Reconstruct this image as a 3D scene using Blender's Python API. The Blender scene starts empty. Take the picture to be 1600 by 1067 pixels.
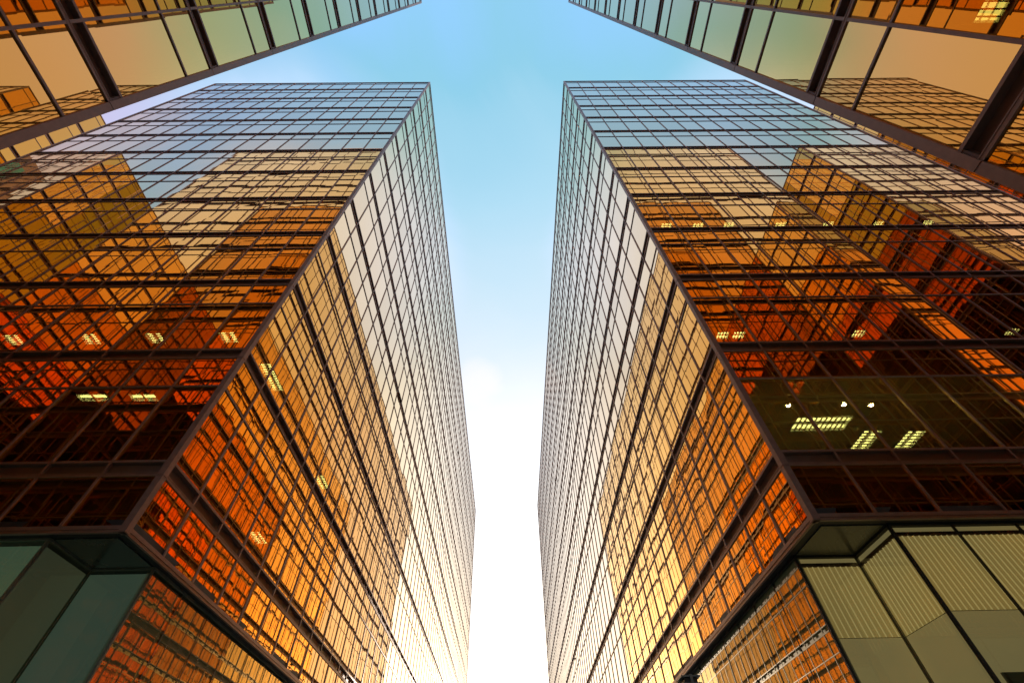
import bpy, math, random
from mathutils import Vector, Matrix
random.seed(7)
C = bpy.context.scene.collection
S = bpy.context.scene
R = math.radians

# ------------------------------------------------------------------ camera
Z0 = 1.65                                   # eye height; tower heights below are given above the eye
cam_d = bpy.data.cameras.new("camera"); cam = bpy.data.objects.new("camera", cam_d); C.objects.link(cam)
PITCH, YAW, ROLL = R(50.343), R(0.884), R(-1.421)
fwd = Vector((math.sin(YAW)*math.cos(PITCH), math.cos(YAW)*math.cos(PITCH), math.sin(PITCH)))
rt = Vector((math.cos(YAW), -math.sin(YAW), 0)); up = rt.cross(fwd)
rt2 = math.cos(ROLL)*rt + math.sin(ROLL)*up; up2 = -math.sin(ROLL)*rt + math.cos(ROLL)*up
m = Matrix((rt2, up2, -fwd)).transposed().to_4x4(); m.translation = Vector((0, 0, Z0))
cam.matrix_world = m
cam_d.sensor_width = 36; cam_d.lens = 690.37/1600*36; cam_d.clip_start = .05; cam_d.clip_end = 6000
S.camera = cam
FPX = 690.37

# ------------------------------------------------------------------ world, sun, exposure
SUN_EL, SUN_AZ = 7.0, 12.0                  # degrees; azimuth measured from +Y towards +X
w = bpy.data.worlds.new("World"); S.world = w; w.use_nodes = True
nt = w.node_tree; nt.nodes.clear()
def N(t, k, **kw):
    n = t.nodes.new(k)
    for a, b in kw.items(): setattr(n, a, b)
    return n
out = N(nt, 'ShaderNodeOutputWorld'); bg = N(nt, 'ShaderNodeBackground')
sky = N(nt, 'ShaderNodeTexSky', sky_type='NISHITA', sun_disc=False)
sky.sun_elevation = R(SUN_EL); sky.sun_rotation = R(SUN_AZ)
sky.air_density = 1.0; sky.dust_density = 1.2; sky.ozone_density = 1.0; sky.altitude = 0
bg.inputs['Strength'].default_value = 0.15
# clear evening sky: pale cyan overhead, washed out to white towards the low sun
def M_(op, a, b=None):
    n = N(nt, 'ShaderNodeMath', operation=op)
    for i, v in enumerate((a, b)):
        if v is None: continue
        if isinstance(v, (int, float)): n.inputs[i].default_value = v
        else: nt.links.new(v, n.inputs[i])
    return n.outputs[0]
tc = N(nt, 'ShaderNodeTexCoord'); sp = N(nt, 'ShaderNodeSeparateXYZ'); nt.links.new(tc.outputs['Generated'], sp.inputs[0])
sx, sy = math.sin(R(SUN_AZ)), math.cos(R(SUN_AZ))
ds = M_('ADD', M_('MULTIPLY', sp.outputs[0], sx), M_('MULTIPLY', sp.outputs[1], sy))
cosE = M_('SQRT', M_('MAXIMUM', M_('SUBTRACT', 1.0, M_('MULTIPLY', sp.outputs[2], sp.outputs[2])), 0.0))
prm = M_('ADD', sp.outputs[2], M_('MULTIPLY', M_('SUBTRACT', M_('MULTIPLY', cosE, sy), ds), 0.28))
cl = N(nt, 'ShaderNodeTexNoise'); cl.inputs['Scale'].default_value = 2.2; cl.inputs['Detail'].default_value = 5; cl.inputs['Distortion'].default_value = .6
mp = N(nt, 'ShaderNodeMapping'); mp.inputs['Scale'].default_value = (1, 1, 2.2); nt.links.new(tc.outputs['Generated'], mp.inputs[0]); nt.links.new(mp.outputs[0], cl.inputs[0])
prm = M_('SUBTRACT', prm, M_('MULTIPLY', M_('SUBTRACT', cl.outputs['Fac'], .5), .10))
ramp = N(nt, 'ShaderNodeValToRGB'); cr = ramp.color_ramp
stops = [(0, (1.7, 1.55, 1.25)), (.218, (1.45, 1.42, 1.36)), (.598, (1.09, 1.11, 1.16)), (.705, (.88, .92, .98)), (.817, (.66, .835, .94)),
         (.878, (.565, .80, .94)), (.934, (.45, .755, .92)), (.987, (.335, .685, .87)), (1.0, (.27, .65, .845))]
SC = 1.2
while len(cr.elements) < len(stops): cr.elements.new(.5)
for e, (p, c) in zip(cr.elements, stops): e.position = min(1, p/SC)
for e, (p, c) in zip(cr.elements, stops): e.color = (c[0]/3.2, c[1]/3.2, c[2]/3.2, 1)
e = cr.elements.new(1.05/SC); e.color = (.32/3.2, .67/3.2, 1.18/3.2, 1)
nt.links.new(M_('DIVIDE', prm, SC), ramp.inputs[0])
gain = N(nt, 'ShaderNodeMix', data_type='RGBA', blend_type='MULTIPLY'); gain.inputs[0].default_value = 1
gain.inputs[7].default_value = (3.4/.6, 3.4/.6, 3.4/.6, 1); nt.links.new(ramp.outputs[0], gain.inputs[6])
mixs = N(nt, 'ShaderNodeMix', data_type='RGBA'); mixs.inputs[0].default_value = .82
nt.links.new(sky.outputs[0], mixs.inputs[6]); nt.links.new(gain.outputs[2], mixs.inputs[7])
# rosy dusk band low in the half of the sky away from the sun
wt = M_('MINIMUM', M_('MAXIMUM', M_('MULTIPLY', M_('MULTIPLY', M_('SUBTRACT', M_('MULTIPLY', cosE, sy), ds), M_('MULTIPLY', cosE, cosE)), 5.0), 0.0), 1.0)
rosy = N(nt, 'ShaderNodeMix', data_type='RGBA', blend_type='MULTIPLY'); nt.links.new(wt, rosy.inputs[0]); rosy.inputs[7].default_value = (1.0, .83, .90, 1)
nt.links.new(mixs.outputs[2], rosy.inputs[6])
# unseen bright and pink sky patches added to tint the reflections, and one pink wisp low in the gap
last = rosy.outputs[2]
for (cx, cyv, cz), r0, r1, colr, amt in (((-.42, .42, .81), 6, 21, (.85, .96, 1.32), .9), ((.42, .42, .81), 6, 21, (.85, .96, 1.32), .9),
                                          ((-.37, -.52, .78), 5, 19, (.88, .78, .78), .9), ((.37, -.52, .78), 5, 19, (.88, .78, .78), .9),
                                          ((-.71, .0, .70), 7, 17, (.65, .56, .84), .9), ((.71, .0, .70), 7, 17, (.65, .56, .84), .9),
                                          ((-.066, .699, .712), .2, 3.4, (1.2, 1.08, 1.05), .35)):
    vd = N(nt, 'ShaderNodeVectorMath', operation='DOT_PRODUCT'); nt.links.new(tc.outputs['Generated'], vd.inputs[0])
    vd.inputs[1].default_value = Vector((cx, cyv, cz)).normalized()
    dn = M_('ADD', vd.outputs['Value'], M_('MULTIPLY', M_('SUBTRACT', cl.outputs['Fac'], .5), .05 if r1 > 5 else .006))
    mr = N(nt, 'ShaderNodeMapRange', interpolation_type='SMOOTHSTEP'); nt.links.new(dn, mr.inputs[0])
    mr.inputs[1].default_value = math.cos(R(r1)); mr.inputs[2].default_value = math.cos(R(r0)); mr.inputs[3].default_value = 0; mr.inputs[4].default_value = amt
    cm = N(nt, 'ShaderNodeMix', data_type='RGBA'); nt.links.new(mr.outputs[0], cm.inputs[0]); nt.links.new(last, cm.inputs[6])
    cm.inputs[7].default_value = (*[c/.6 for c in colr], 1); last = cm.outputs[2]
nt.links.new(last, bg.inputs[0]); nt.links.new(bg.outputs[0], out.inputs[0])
sd = bpy.data.lights.new("sun", 'SUN'); sd.energy = 2.0; sd.angle = R(.5); sd.color = (1, .86, .7)
so = bpy.data.objects.new("sun", sd); C.objects.link(so)
sdir = Vector((math.sin(R(SUN_AZ))*math.cos(R(SUN_EL)), math.cos(R(SUN_AZ))*math.cos(R(SUN_EL)), math.sin(R(SUN_EL))))
so.rotation_euler = (-sdir).to_track_quat('-Z', 'Y').to_euler(); so.location = sdir*300
S.view_settings.view_transform = 'Standard'; S.view_settings.look = 'None'
S.view_settings.exposure = 2.0; S.view_settings.gamma = 1; S.view_settings.use_curve_mapping = False
cy = S.cycles
cy.max_bounces = 14; cy.glossy_bounces = 4; cy.transparent_max_bounces = 12; cy.diffuse_bounces = 3; cy.transmission_bounces = 4
cy.sample_clamp_indirect = 4.0; cy.use_denoising = True; cy.blur_glossy = 0.0

# ------------------------------------------------------------------ materials
def mat(name):
    M = bpy.data.materials.new(name); M.use_nodes = True
    M.node_tree.nodes.clear(); o = N(M.node_tree, 'ShaderNodeOutputMaterial')
    return M, M.node_tree, o
def math_n(t, op, a, b=None):
    n = N(t, 'ShaderNodeMath', operation=op)
    for i, v in enumerate((a, b)):
        if v is None: continue
        if isinstance(v, (int, float)): n.inputs[i].default_value = v
        else: t.links.new(v, n.inputs[i])
    return n.outputs[0]
def wobble(t, scale, dist):
    """waviness of toughened glass, different in every pane"""
    geo = N(t, 'ShaderNodeNewGeometry'); oi = N(t, 'ShaderNodeObjectInfo')
    r = math_n(t, 'ADD', math_n(t, 'MULTIPLY', geo.outputs['Random Per Island'], 91.0), math_n(t, 'MULTIPLY', oi.outputs['Random'], 53.0))
    nz = N(t, 'ShaderNodeTexNoise', noise_dimensions='4D'); nz.inputs['Scale'].default_value = scale
    nz.inputs['Detail'].default_value = 0.4; nz.inputs['Roughness'].default_value = .3
    t.links.new(geo.outputs['Position'], nz.inputs['Vector']); t.links.new(r, nz.inputs['W'])
    b = N(t, 'ShaderNodeBump'); b.inputs['Strength'].default_value = 1; b.inputs['Distance'].default_value = dist
    t.links.new(nz.outputs['Fac'], b.inputs['Height'])
    return b.outputs['Normal'], r
def glass(name, f0, edge, power, trans, scale, dist):
    M, t, o = mat(name)
    nrm, rnd = wobble(t, scale, dist)
    lw = N(t, 'ShaderNodeLayerWeight'); lw.inputs['Blend'].default_value = .5
    pw = power if isinstance(power, tuple) else (power,)*3
    vr = math_n(t, 'ADD', math_n(t, 'MULTIPLY', math_n(t, 'FRACT', rnd), .09), .91)       # no two panes have quite the same coating
    fr = math_n(t, 'POWER', lw.outputs['Facing'], pw[0])
    cc = N(t, 'ShaderNodeCombineColor')
    for i in range(3):
        x = math_n(t, 'POWER', lw.outputs['Facing'], pw[i])
        t.links.new(math_n(t, 'MULTIPLY', math_n(t, 'ADD', math_n(t, 'MULTIPLY', x, edge[i]-f0[i]), f0[i]), vr), cc.inputs[i])
    g = N(t, 'ShaderNodeBsdfGlossy', distribution='GGX'); g.inputs['Roughness'].default_value = 0.0
    t.links.new(cc.outputs[0], g.inputs['Color']); t.links.new(nrm, g.inputs['Normal'])
    tr = N(t, 'ShaderNodeBsdfTransparent'); tc = N(t, 'ShaderNodeMix', data_type='RGBA')
    t.links.new(fr, tc.inputs[0]); tc.inputs[6].default_value = (*trans, 1); tc.inputs[7].default_value = (0, 0, 0, 1)
    t.links.new(tc.outputs[2], tr.inputs['Color'])
    ad = N(t, 'ShaderNodeAddShader'); t.links.new(g.outputs[0], ad.inputs[0]); t.links.new(tr.outputs[0], ad.inputs[1])
    t.links.new(ad.outputs[0], o.inputs[0]); return M
def plain(name, col, rough=.5, metal=0.0, var=.25, vscale=6.0, bump=0.0):
    M, t, o = mat(name)
    p = N(t, 'ShaderNodeBsdfPrincipled'); p.inputs['Roughness'].default_value = rough; p.inputs['Metallic'].default_value = metal
    geo = N(t, 'ShaderNodeNewGeometry')
    nz = N(t, 'ShaderNodeTexNoise'); nz.inputs['Scale'].default_value = vscale; nz.inputs['Detail'].default_value = 5
    t.links.new(geo.outputs['Position'], nz.inputs['Vector'])
    cr = N(t, 'ShaderNodeMix', data_type='RGBA'); t.links.new(nz.outputs['Fac'], cr.inputs[0])
    cr.inputs[6].default_value = (*[c*(1-var) for c in col], 1); cr.inputs[7].default_value = (*[min(1, c*(1+var)) for c in col], 1)
    t.links.new(cr.outputs[2], p.inputs['Base Color'])
    rr = N(t, 'ShaderNodeMapRange'); t.links.new(nz.outputs['Fac'], rr.inputs[0]); rr.inputs[3].default_value = max(0, rough-.12); rr.inputs[4].default_value = min(1, rough+.12)
    t.links.new(rr.outputs[0], p.inputs['Roughness'])
    if bump:
        b = N(t, 'ShaderNodeBump'); b.inputs['Distance'].default_value = bump; t.links.new(nz.outputs['Fac'], b.inputs['Height']); t.links.new(b.outputs[0], p.inputs['Normal'])
    t.links.new(p.outputs[0], o.inputs[0]); return M
def emit(name, col, s):
    M, t, o = mat(name); e = N(t, 'ShaderNodeEmission'); e.inputs[0].default_value = (*col, 1); e.inputs[1].default_value = s
    t.links.new(e.outputs[0], o.inputs[0]); return M
GOLD = glass('gold_mirror_glass', (.87, .42, .05), (1, 1, 1), (1.7, 2.05, 2.7), (.19, .17, .05), .42, .0034)
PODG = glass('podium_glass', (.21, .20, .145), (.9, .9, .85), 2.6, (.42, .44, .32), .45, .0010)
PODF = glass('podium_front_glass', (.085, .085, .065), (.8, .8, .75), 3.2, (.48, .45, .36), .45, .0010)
FRAME = plain('bronze_anodised_aluminium', (.23, .146, .108), .42, .35, .3, 9)
RECESS = plain('dark_bronze_sheet', (.15, .095, .072), .5, .2, .25, 5)
SLAB = plain('office_ceiling', (.42, .40, .36), .8, 0, .1, 2)
CORE = plain('office_core_wall', (.30, .27, .22), .8, 0, .2, .6)
BLACK = plain('black_gasket', (.012, .011, .010), .6, 0, .2, 8)
JOINT = plain('green_grey_sealant', (.13, .14, .10), .6, 0, .2, 8)
SOFF = plain('dark_green_soffit_panel', (.030, .036, .030), .25, 0, .3, 2)
ROOFM = plain('roof_concrete', (.28, .27, .25), .8, 0, .2, 2)
PAVE = plain('granite_paving', (.26, .25, .24), .7, 0, .25, 3, .002)
TUBE = emit('fluorescent_tube', (.95, 1.0, .82), 2.4)
SPOT = emit('downlight', (1, .95, .62), 280.0)
HOUS = plain('white_enamel', (.7, .7, .66), .35, 0, .05, 10)
GREYM = plain('grey_green_painted_steel', (.09, .105, .10), .45, .3, .2, 20)

# ------------------------------------------------------------------ mesh helpers
class MB:
    def __init__(s, T=None): s.v = []; s.f = []; s.T = T
    def pt(s, p): return p if s.T is None else s.T(*p)
    def quad(s, a, b, c, d):
        i = len(s.v); s.v += [s.pt(a), s.pt(b), s.pt(c), s.pt(d)]; s.f.append((i, i+1, i+2, i+3))
    def box(s, x0, x1, y0, y1, z0, z1):
        i = len(s.v)
        s.v += [s.pt(p) for p in ((x0,y0,z0),(x1,y0,z0),(x1,y1,z0),(x0,y1,z0),(x0,y0,z1),(x1,y0,z1),(x1,y1,z1),(x0,y1,z1))]
        s.f += [(i+a, i+b, i+c, i+d) for a, b, c, d in ((0,3,2,1),(4,5,6,7),(0,1,5,4),(1,2,6,5),(2,3,7,6),(3,0,4,7))]
    def build(s, name, material, parent=None, kind=None, label=None, loc=None):
        base = loc if loc is not None else (parent['_loc'] if parent is not None and '_loc' in parent else None)
        off = Vector(base) if base is not None else Vector((0, 0, 0))
        me = bpy.data.meshes.new(name); me.from_pydata([tuple(Vector(p)-off) for p in s.v], [], s.f)
        me.materials.append(material); me.update()
        o = bpy.data.objects.new(name, me); C.objects.link(o)
        if parent is not None: o.parent = parent; o['_loc'] = tuple(off)
        elif loc is not None: o.location = loc
        if kind: o['kind'] = kind
        if label: o['label'] = label
        return o
def thing(name, label, cat, loc, group=None):
    o = bpy.data.objects.new(name, None); C.objects.link(o); o.location = loc; o.empty_display_size = .5
    o['label'] = label; o['category'] = cat; o['_loc'] = tuple(loc)
    if group: o['group'] = group
    return o
def tag(o, label, cat, group=None):
    o['label'] = label; o['category'] = cat
    if group: o['group'] = group
def screen(p):
    d = Vector(p)-Vector((0, 0, Z0)); z = d.dot(fwd)
    if z < .1: return None
    return 800+FPX*d.dot(rt2)/z, 533.5-FPX*d.dot(up2)/z
def area(pts):
    q = [screen(p) for p in pts]
    if any(p is None for p in q): return 0
    cx = sum(p[0] for p in q)/4; cyy = sum(p[1] for p in q)/4
    if not (-40 < cx < 1640 and -40 < cyy < 1107): return 0
    return abs(sum(q[i][0]*q[(i+1) % 4][1]-q[(i+1) % 4][0]*q[i][1] for i in range(4)))/2

# ------------------------------------------------------------------ the towers
FL = 3.91
def BB(k): return Z0+5.76+FL*k              # underside of spandrel channel k
BASE, TOP = Z0+4.47, Z0+52.37
def CEIL(k): return BB(k)+3.09
ROWS = []
for k in range(-1, 12):
    lo = (BB(k)+.42, BB(k)+2.76) if k >= 0 else None
    hi = (BB(k)+2.82 if k >= 0 else Z0+4.60, BB(k+1) if k < 11 else TOP-.10)
    ROWS.append((k, lo, hi))
CUTS = [BASE]+[BB(k) for k in range(0, 12)]+[TOP]

def facade(T, P, u, n, nb, bay, seen):
    """one curtain wall: local axes s along u, w outward along n, z up"""
    def X(s, wv, z): return (P[0]+u[0]*s+n[0]*wv, P[1]+u[1]*s+n[1]*wv, z)
    L = nb*bay; cells = []
    for i in range(nb):
        for k, lo, hi in ROWS:
            q = []
            for z in ([lo] if lo else [])+[hi]:
                j = [random.gauss(0, .0011) for _ in range(4)]
                s0, s1 = i*bay, (i+1)*bay
                q.append([X(s0, -.02+j[0], z[0]), X(s1, -.02+j[1], z[0]), X(s1, -.02+j[2], z[1]), X(s0, -.02+j[3], z[1])])
            full = [X(i*bay, 0, (lo or hi)[0]), X((i+1)*bay, 0, (lo or hi)[0]), X((i+1)*bay, 0, hi[1]), X(i*bay, 0, hi[1])]
            cells.append((area(full) if seen else 0, q))
    def mullion(mb, s):
        for z0, z1 in zip(CUTS[:-1], CUTS[1:]):
            mb.box(s-.026, s+.026, -.06, .011, z0+.008, z1-.008)
        mb.box(s-.020, s+.020, -.06, .006, BASE, TOP)
    def channel(mb, k): mb.box(0, L, -.16, -.115, BB(k), BB(k)+.42)
    def flange(mb, k):
        b = BB(k)
        mb.box(0, L, -.115, .010, b, b+.065); mb.box(0, L, -.012, .018, b+.066, b+.084)
        mb.box(0, L, -.115, .012, b+.36, b+.42)
    def transom(mb, k): mb.box(0, L, -.06, .008, BB(k)+2.765, BB(k)+2.815)
    def sill(mb): mb.box(0, L, -.05, .012, BASE, BASE+.055); mb.box(0, L, -.05, .024, BASE+.06, BASE+.14)
    def coping(mb): mb.box(0, L, -.3, .026, TOP-.10, TOP)
    if seen:
        for i in range(1, nb):
            mb = MB(X); mullion(mb, i*bay); mb.build('mullion', FRAME, T)
        for k in range(12):
            mb = MB(X); channel(mb, k); ch = mb.build('spandrel_channel', RECESS, T)
            mb = MB(X); flange(mb, k); mb.build('flange', FRAME, ch)
            mb = MB(X); transom(mb, k); mb.build('transom', FRAME, T)
        mb = MB(X); sill(mb); mb.build('sill_bar', FRAME, T)
        mb = MB(X); coping(mb); mb.build('coping', FRAME, T)
    else:
        mb = MB(X)
        for i in range(1, nb): mullion(mb, i*bay)
        mb.build('mullion', FRAME, T, kind='stuff')
        mb = MB(X)
        for k in range(12): channel(mb, k)
        ch = mb.build('spandrel_channel', RECESS, T, kind='stuff')
        mb = MB(X)
        for k in range(12): flange(mb, k)
        mb.build('flange', FRAME, ch, kind='stuff')
        mb = MB(X)
        for k in range(12): transom(mb, k)
        sill(mb); coping(mb)
        mb.build('transom', FRAME, T, kind='stuff')
    return cells

def windows(T, cells):
    cells.sort(key=lambda c: -c[0])
    vis = [c for c in cells if c[0] > 0][:100]
    for a, q in vis:
        mb = MB()
        for p in q: mb.quad(*p)
        mb.build('window', GOLD, T)
    rest = cells[len(vis):]
    if rest:
        mb = MB()
        for a, q in rest:
            for p in q: mb.quad(*p)
        mb.build('window', GOLD, T, kind='stuff')

def tower(label, x0, x1, y0, y1, nx, ny, seen, notch=None, screens=None):
    """x0<x1, y0<y1; seen lists the faces the photo shows among S, N, E, W"""
    T = thing('glass_tower', label, 'tower', ((x0+x1)/2, (y0+y1)/2, 0))
    bx, by = (x1-x0)/nx, (y1-y0)/ny
    cells = []
    cells += facade(T, (x0, y0), (1, 0), (0, -1), nx, bx, 'S' in seen)
    cells += facade(T, (x1, y1), (-1, 0), (0, 1), nx, bx, 'N' in seen)
    cells += facade(T, (x1, y0), (0, 1), (1, 0), ny, by, 'E' in seen)
    cells += facade(T, (x0, y1), (0, -1), (-1, 0), ny, by, 'W' in seen)
    windows(T, cells)
    for cx, sx in ((x0, -1), (x1, 1)):
        for cyy, sy in ((y0, -1), (y1, 1)):
            mb = MB()
            for z0, z1 in zip(CUTS[:-1], CUTS[1:]):
                a, b = sorted((cx+sx*.03, cx-sx*.12)); c, d = sorted((cyy+sy*.03, cyy-sy*.12))
                mb.box(a, b, c, d, z0+.012, z1-.012)
            a, b = sorted((cx+sx*.02, cx-sx*.11)); c, d = sorted((cyy+sy*.02, cyy-sy*.11))
            mb.box(a, b, c, d, BASE, TOP-.11)
            mb.build('corner_post', FRAME, T)
    g = .29
    for k in range(-1, 12):
        mb = MB(); mb.box(x0+g, x1-g, y0+g, y1-g, CEIL(k) if k >= 0 else BASE+.30, (BB(k+1)+.40) if k < 11 else TOP-.12)
        mb.build('floor_slab' if k < 11 else 'roof', SLAB if k < 11 else ROOFM, T)
    mb = MB(); c = 6.5
    mb.box(x0+c, x1-c, y0+c, y1-c, 0, TOP-1); mb.build('core', CORE, T)
    # soffit under the overhang
    mb = MB(); mb.box(x0+.02, x1-.02, y0+.02, y1-.02, BASE+.02, BASE+.28); mb.build('soffit', BLACK, T)
    return T

GL, GR = -7.682, 6.157
BL, BR = 1.378, 1.349
YF, YN = 8.5, 1.985
XL, XR = GL-16*BL, GR+14*BR
tl = tower('gold mirrored glass tower left of the central gap, its lit side reflecting the tower opposite', XL, GL, YF, YF+61*BL, 16, 61, 'SE')
tr_ = tower('gold mirrored glass tower right of the gap, with an olive lit room low down', GR, XR, YF, YF+61*BR, 14, 61, 'SW')
nl = tower('glass tower overhead in the upper left corner, seen steeply from below with large beige panes', XL, GL, YN-40*BL, YN, 16, 40, 'E')
nr = tower('glass tower overhead in the upper right corner, seen steeply from below with gold grid reflections', GR, XR, YN-40*BR, YN, 14, 40, 'W')
LX = -43.05; RX = 33.42
fl2 = tower('pale beige glass tower in the narrow strip under the upper left tower edge', LX-16*BL, LX, YF, YF+40*BL, 16, 40, 'E')
fr2 = tower('amber glass tower in the narrow strip under the upper right tower edge', RX, RX+14*BR, YF, YF+40*BR, 14, 40, 'W')
nl2 = tower('gold glass tower behind the camera mirrored at the far left of the left tower', LX-16*BL, LX, YN-40*BL, YN, 16, 40, '')
nr2 = tower('gold glass tower behind the camera mirrored at the far right of the right tower', RX, RX+14*BR, YN-40*BR, YN, 14, 40, '')

def sky_blocker(T, x0, x1, y0, y1, h):  # unseen rooftop blocks added to keep sky out of neighbouring glass reflections
    zb = TOP-.12
    for P, u, n, L in (((x0, y0), (1, 0), (0, -1), x1-x0), ((x1, y1), (-1, 0), (0, 1), x1-x0), ((x1, y0), (0, 1), (1, 0), y1-y0), ((x0, y1), (0, -1), (-1, 0), y1-y0)):
        def X(s, wv, z): return (P[0]+u[0]*s+n[0]*wv, P[1]+u[1]*s+n[1]*wv, z)
        nb = round(L/1.378); b = L/nb; nk = round(h/1.955); c = h/nk
        mb = MB(X); fr = MB(X)
        for i in range(nb):
            for k in range(nk): mb.quad((i*b, 0, zb+k*c), ((i+1)*b, 0, zb+k*c), ((i+1)*b, 0, zb+(k+1)*c), (i*b, 0, zb+(k+1)*c))
            fr.box(i*b-.03, i*b+.03, -.05, .02, zb, zb+h)
        for k in range(nk+1): fr.box(0, L, -.06, .015, zb+k*c-(.2 if k % 2 == 0 else .03), zb+k*c+.03)
        g = mb.build('sky_blocker_glazing', GOLD, T, kind='stuff'); fr.build('sky_blocker_frame', FRAME, g)
    mb = MB(); mb.box(x0+.1, x1-.1, y0+.1, y1-.1, zb, zb+h-.05); mb.build('sky_blocker_core', CORE, T)
sky_blocker(nl, XL+3, GL-5, -45, -8, 27)
sky_blocker(nr, GR+5, XR-2, -45, -8, 27)

# ------------------------------------------------------------------ podiums
def ribbed(s0, s1, z0, z1, wv, X, pitch=.115):
    mb = MB(X); rb = MB(X); n = max(1, int((s1-s0)/pitch)); p = (s1-s0)/n
    for i in range(n):
        a = s0+i*p
        mb.quad((a, wv, z0), (a+p*.62, wv-.012, z0), (a+p*.62, wv-.012, z1), (a, wv, z1))
        mb.quad((a+p*.62, wv-.012, z0), (a+p, wv, z0), (a+p, wv, z1), (a+p*.62, wv-.012, z1))
        rb.box(a+p*.92, a+p*1.04, wv+.001, wv+.02, z0, z1)
    return mb, rb
def backlit(name, c1, c2, s):
    M, t, o = mat(name)
    geo = N(t, 'ShaderNodeNewGeometry'); nz = N(t, 'ShaderNodeTexNoise'); nz.inputs['Scale'].default_value = .45; nz.inputs['Detail'].default_value = 1.5
    t.links.new(geo.outputs['Position'], nz.inputs['Vector'])
    mx = N(t, 'ShaderNodeMix', data_type='RGBA'); t.links.new(nz.outputs['Fac'], mx.inputs[0]); mx.inputs[6].default_value = (*c1, 1); mx.inputs[7].default_value = (*c2, 1)
    e = N(t, 'ShaderNodeEmission'); t.links.new(mx.outputs[2], e.inputs[0]); e.inputs[1].default_value = s
    d = N(t, 'ShaderNodeBsdfDiffuse'); d.inputs[0].default_value = (.25, .24, .18, 1)
    ad = N(t, 'ShaderNodeAddShader'); t.links.new(e.outputs[0], ad.inputs[0]); t.links.new(d.outputs[0], ad.inputs[1]); t.links.new(ad.outputs[0], o.inputs[0])
    return M
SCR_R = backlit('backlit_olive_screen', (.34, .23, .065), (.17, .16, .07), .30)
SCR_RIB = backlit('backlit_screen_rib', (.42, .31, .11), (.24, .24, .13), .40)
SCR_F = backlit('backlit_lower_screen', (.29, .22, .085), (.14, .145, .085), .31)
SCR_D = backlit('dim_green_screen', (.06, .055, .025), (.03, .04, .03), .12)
SCR_L2 = backlit('shade_toned_green_screen', (.050, .056, .032), (.022, .036, .030), .30)  # darker tone painted for the notch wall that reflects dark surroundings
SCR_L3 = backlit('teal_glow_screen', (.045, .064, .045), (.015, .050, .054), .38)
SCR_L = backlit('green_glow_screen', (.078, .090, .050), (.022, .062, .062), .46)  # faint glow painted in for a dim interior and reflections
def podium(T, pts, bay, scr, rib):
    """glass walls along the polyline pts, outside on the right-hand side when walking it"""
    for w_, ((ax, ay), (bx, by)) in enumerate(zip(pts[:-1], pts[1:])):
        L = math.hypot(bx-ax, by-ay); u = ((bx-ax)/L, (by-ay)/L); n = (u[1], -u[0])
        def X(s, wv, z): return (ax+u[0]*s+n[0]*wv, ay+u[1]*s+n[1]*wv, z)
        k = max(1, round(L/bay)); b = L/k; nd = min(k, 12)
        zt = BASE+.02; jw = .011 if rib and L > 5 else .005
        for i in range(nd):
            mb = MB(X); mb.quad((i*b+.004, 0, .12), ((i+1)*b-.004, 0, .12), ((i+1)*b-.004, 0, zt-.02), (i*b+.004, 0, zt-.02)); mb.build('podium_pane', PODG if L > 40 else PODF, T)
        if k > nd:
            mb = MB(X)
            for i in range(nd, k): mb.quad((i*b+.004, 0, .12), ((i+1)*b-.004, 0, .12), ((i+1)*b-.004, 0, zt-.02), (i*b+.004, 0, zt-.02))
            mb.build('podium_pane', PODG, T, kind='stuff')
        mb = MB(X)
        for i in range(0, k+1): mb.box(i*b-jw, i*b+jw, -.05, .008, .1, zt)
        mb.box(0, L, -.08, .02, 0, .12); mb.box(0, L, -.06, .02, zt-.05, zt); mb.build('podium_frame', BLACK if rib else JOINT, T)
        dp = .13 if rib else .28
        def end(i):                         # screens run on into re-entrant corners and stop short at projecting ones
            if i == 0 or i == len(pts)-1: return .0
            p, c, q = pts[i-1], pts[i], pts[i+1]
            return dp if (c[0]-p[0])*(q[1]-c[1])-(c[1]-p[1])*(q[0]-c[0]) > 0 else -dp
        e0, e1 = end(w_), L-end(w_+1)
        if L > 40:                          # the long gap side gets the faintest glow, so reflections stay strong
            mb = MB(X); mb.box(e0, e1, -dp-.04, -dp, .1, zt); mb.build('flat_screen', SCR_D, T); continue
        if rib and w_ == 3:
            mb = MB(X); mb.box(.25, e1, -.115, -.08, .1, Z0+1.99); mb.build('door_header', RECESS, T)
        if not rib and len(pts) == 5: scr = (SCR_L, SCR_L2, SCR_L3, SCR_D)[w_]  # left walls: a different painted glow tone on each face
        if rib:
            g1, g2 = ribbed(e0, e1, Z0+2.92, zt-.20, -.13, X)
            g1.build('ribbed_screen', scr, T); g2.build('screen_rib', SCR_RIB, T)
            mb = MB(X); mb.box(e0, e1, -.18, -.135, .1, Z0+2.91); mb.box(e0, e1, -.18, -.135, zt-.11, zt-.02)
            mb.build('flat_screen', SCR_F, T)
            mb = MB(X); mb.box(e0, e1, -.16, -.115, zt-.19, zt-.12); mb.build('screen_rail', RECESS, T)
        else:
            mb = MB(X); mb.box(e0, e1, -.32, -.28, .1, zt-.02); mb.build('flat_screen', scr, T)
sb, nd_ = .22, 1.60
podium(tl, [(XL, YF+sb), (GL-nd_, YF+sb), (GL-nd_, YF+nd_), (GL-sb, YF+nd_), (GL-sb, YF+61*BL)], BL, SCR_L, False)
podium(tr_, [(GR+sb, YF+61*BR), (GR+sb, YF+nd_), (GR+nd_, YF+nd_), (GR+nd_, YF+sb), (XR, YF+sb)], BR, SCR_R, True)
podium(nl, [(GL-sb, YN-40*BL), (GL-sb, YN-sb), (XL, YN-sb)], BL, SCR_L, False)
podium(nr, [(XR, YN-sb), (GR+sb, YN-sb), (GR+sb, YN-40*BR)], BR, SCR_L, False)
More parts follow.
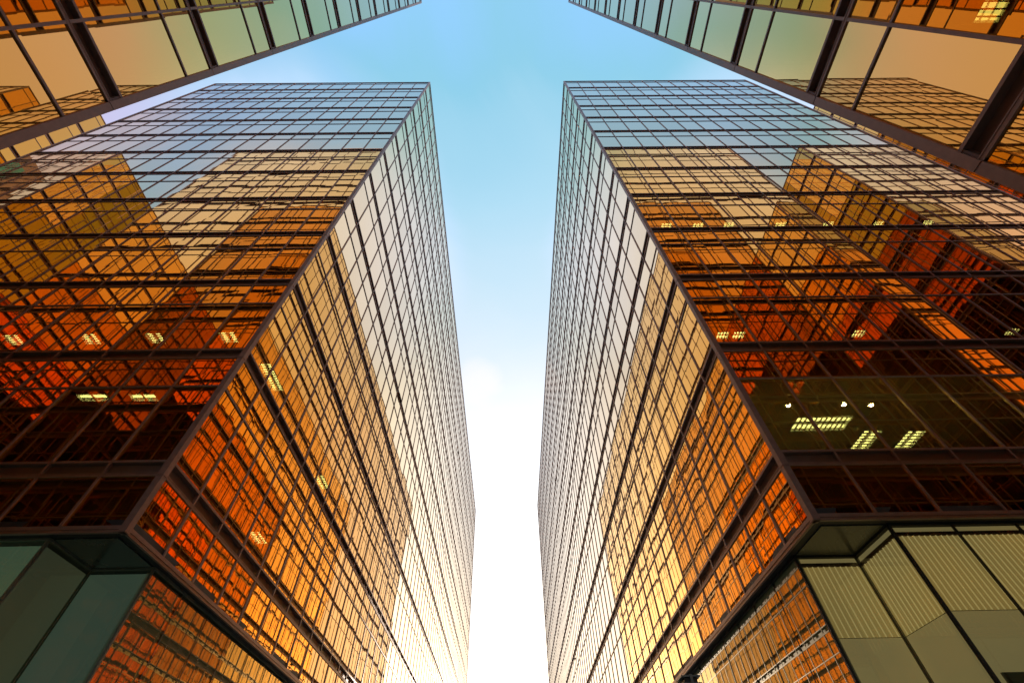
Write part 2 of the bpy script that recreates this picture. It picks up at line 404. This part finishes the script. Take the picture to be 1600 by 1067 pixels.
for T, cx, sg in ((tl, GL, -1), (tr_, GR, 1)):
    a, b = sorted((cx+sg*.24, cx+sg*(nd_-.06)))
    mb = MB(); mb.box(a, b, YF+.24, YF+nd_-.06, BASE-.004, BASE+.02); mb.build('soffit_panel', SOFF, T)

# ------------------------------------------------------------------ lit ceiling lights in the offices
def louvre_light(x, y, z, lx, ly, along, label, cells=9, tubes=2, tm=None, group='lit louvred ceiling lights in the tower offices'):
    """recessed fluorescent fitting: housing, tubes and cross blades; along is the tube direction"""
    T = thing('ceiling_light', label, 'ceiling light', (x, y, z), group)
    def X(a, b, c): return (x+a, y+b, z+c) if along == 'x' else (x+b, y+a, z+c)
    l, wd = (lx, ly) if along == 'x' else (ly, lx)
    mb = MB(X); h = .09
    mb.box(-l/2, l/2, -wd/2, wd/2, -.012, -.004)
    for s in (-1, 1):
        mb.box(-l/2, l/2, min(s*wd/2, s*(wd/2-.02)), max(s*wd/2, s*(wd/2-.02)), -h, -.013)
        mb.box(min(s*l/2, s*(l/2-.02)), max(s*l/2, s*(l/2-.02)), -wd/2+.021, wd/2-.021, -h, -.013)
    mb.build('housing', HOUS, T)
    for i in range(tubes):
        c = (i-(tubes-1)/2)*wd/tubes
        mb = MB(X); mb.box(-l/2+.05, l/2-.05, c-wd*.09, c+wd*.09, -.05, -.02); mb.build('tube', tm or TUBE, T)
    mb = MB(X)
    for i in range(1, cells):
        a = -l/2+l*i/cells; mb.box(a-.012, a+.012, -wd/2+.022, wd/2-.022, -h+.005, -.052)
    mb.build('louvre', RECESS, T)
    return T
def downlight(x, y, z, label, r=.06):
    mb = MB(); n = 14
    i0 = len(mb.v)
    for j in range(n): mb.v.append((x+r*math.cos(j*2*math.pi/n), y+r*math.sin(j*2*math.pi/n), z-.03))
    mb.f.append(tuple(range(n-1, -1, -1)))
    T = thing('downlight', label, 'downlight', (x, y, z), 'small round downlights in the tower offices')
    mb.build('lamp', SPOT, T)
    rg = MB()
    for j in range(n):
        a, b = j*2*math.pi/n, (j+1)*2*math.pi/n
        P = lambda t, rr, zz: (x+rr*math.cos(t), y+rr*math.sin(t), zz)
        rg.quad(P(a, r, z-.03), P(b, r, z-.03), P(b, r*1.35, z-.025), P(a, r*1.35, z-.025))
        rg.quad(P(a, r*1.35, z-.025), P(b, r*1.35, z-.025), P(b, r*1.35, z-.002), P(a, r*1.35, z-.002))
    rg.build('trim_ring', HOUS, T)
f = 1.028
z1 = CEIL(1)
ordl = ['leftmost', 'second from the left', 'third from the left', 'rightmost']
for q, xx in enumerate((-17.61, -14.90, -12.59, -9.99)):
    louvre_light(xx*(12.76/12.52), 9.95*(12.76/12.52), z1, .60, .50, 'y', 'lit louvred light, %s of four in a row on the left tower' % ordl[q], 5)
z0c = CEIL(0)
louvre_light(-11.7, 9.12, z0c, .85, .32, 'x', 'left one of two flat yellow lit panels low on the left tower', 2, 1)
louvre_light(-10.3, 9.15, z0c, .75, .32, 'x', 'right one of two flat yellow lit panels low on the left tower', 2, 1)
louvre_light(-9.35, 12.2, z1, .5, 1.5, 'y', 'long lit louvred light beside the left tower corner post on the gap side', 12)
louvre_light(-9.4, 19.5, z1, .5, 1.2, 'y', 'small lit louvred light low in the middle of the left tower gap side', 6)
louvre_light(-10.1, 17.3, z0c, .5, 1.0, 'y', 'lit louvred light lowest down on the left tower gap side', 6)
for q, xx in enumerate((7.99, 9.57, 11.12, 13.71, 16.11, 18.65, 21.13)):
    louvre_light(xx, 9.66, CEIL(3), .55, .32, 'y', 'small lit louvred light, %s from the left in the right tower upper row' % ('first', 'second', 'third', 'fourth', 'fifth', 'sixth', 'seventh')[q], 4, 3)
louvre_light(9.68, 10.75, z0c, 1.72, .66, 'x', 'largest lit louvred light in the olive lit room of the right tower', 11)
louvre_light(11.52, 11.60, z0c, .62, 1.0, 'y', 'lit louvred light just right of the largest one in the olive room', 7)
louvre_light(12.95, 11.60, z0c, .60, .9, 'y', 'lit louvred light at the right end of the olive room', 6)
for q, (xx, yy) in enumerate(((8.38, 9.95), (10.05, 9.94), (10.9, 9.98))):
    downlight(xx, yy, z0c, '%s of three small bright downlights above the big fixture in the olive room' % ('leftmost', 'middle', 'rightmost')[q])
for q, xx in enumerate((8.0, 8.6, 13.1, 18.9)):
    louvre_light(xx, 10.35, z1, .45, .35, 'x', 'faint small lit louvred light, %s along the floor above the olive room' % ('first', 'second', 'third', 'last')[q], 4, 2)

louvre_light(7.88, .45, z0c, .45, .40, 'y', 'small yellow lit light behind the overhead glass in the upper right corner', 4, 3, emit('dim_fluorescent_tube', (1, .9, .5), 1.0))

# ------------------------------------------------------------------ small fittings, the lamp head, ground, far building
def facade_box(x, y, z, sx, label):
    T = thing('floodlight', label, 'floodlight', (x, y, z), 'dark floodlights fixed to the tower sides')
    mb = MB(); a, b = sorted((x+sx*.04, x+sx*.10)); mb.box(a, b, y-.45, y+.45, z-.035, z+.03); mb.build('housing', BLACK, T)
    mb = MB(); a, b = sorted((x+sx*.0, x+sx*.04)); mb.box(a, b, y-.1, y+.1, z-.05, z+.05); mb.build('bracket', RECESS, T)
facade_box(GL, 22.9, Z0+21.6, 1, 'dark floodlight box on the left tower gap side, halfway down')
facade_box(GL, 55.7, Z0+40.9, 1, 'tiny dark floodlight box far along the left tower gap side')
facade_box(GR, 52.0, Z0+33.6, -1, 'tiny dark floodlight box on the right tower gap side, the higher one')
facade_box(GR, 52.0, Z0+13.5, -1, 'tiny dark floodlight box on the right tower gap side, the lower one')

def lamp_post(x, y, ztop):
    T = thing('lamp_post', 'grey green louvred lamp head at the bottom edge below the right tower', 'lamp post', (x, y, 0))
    mb = MB(); n = 16
    def ring(r, z): return [(x+r*math.cos(i*2*math.pi/n), y+r*math.sin(i*2*math.pi/n), z) for i in range(n)]
    prof = [(.10, 0), (.10, .25), (.06, .3), (.05, ztop-.5)]
    for r, z in prof: mb.v += ring(r, z)
    for j in range(len(prof)-1):
        for i in range(n): mb.f.append((j*n+i, j*n+(i+1) % n, (j+1)*n+(i+1) % n, (j+1)*n+i))
    mb.build('pole', GREYM, T)
    h = .145; mb = MB()
    for i in range(5):
        zz = ztop-.02-i*.09; mb.box(x-h, x+h, y-h, y+h, zz-.010, zz+.010)
    mb.build('louvre', GREYM, T)
    for s0 in (y-h-.012, y+h+.002):
        mb = MB(); mb.box(x-.02, x+.02, s0, s0+.01, ztop-.5, ztop); mb.build('strap', GREYM, T)
    mb = MB(); mb.box(x-.10, x+.10, y-.10, y+.10, ztop-.48, ztop-.035); mb.build('lantern_core', BLACK, T)
lamp_post(2.70, 8.3, Z0+1.90)

mb = MB(); mb.quad((-3000, -3000, 0), (3000, -3000, 0), (3000, 3000, 0), (-3000, 3000, 0))
g_ = mb.build('ground', PAVE); g_['kind'] = 'structure'

BROWN = plain('brown_render_wall', (.16, .10, .07), .8, 0, .25, .6)
TEAL = plain('teal_green_panel', (.03, .16, .13), .5, 0, .3, .8)
bt = thing('apartment_tower', 'brown tower with teal green panels, mirrored at the upper left of the left tower', 'tower', (-96, 4, 0))
mb = MB(); mb.box(-106, -86, -7.6, 16, 0, 86); mb.build('wall', BROWN, bt)
for i in range(11):
    for j in range(3):
        if (i*3+j*5) % 4 == 0: continue
        z = 83-i*7.2; y = -5.5+j*7.4
        mb = MB(); mb.box(-86.0+.003, -85.7, y, y+4.2, z-4.6, z); mb.build('green_panel', TEAL, bt)
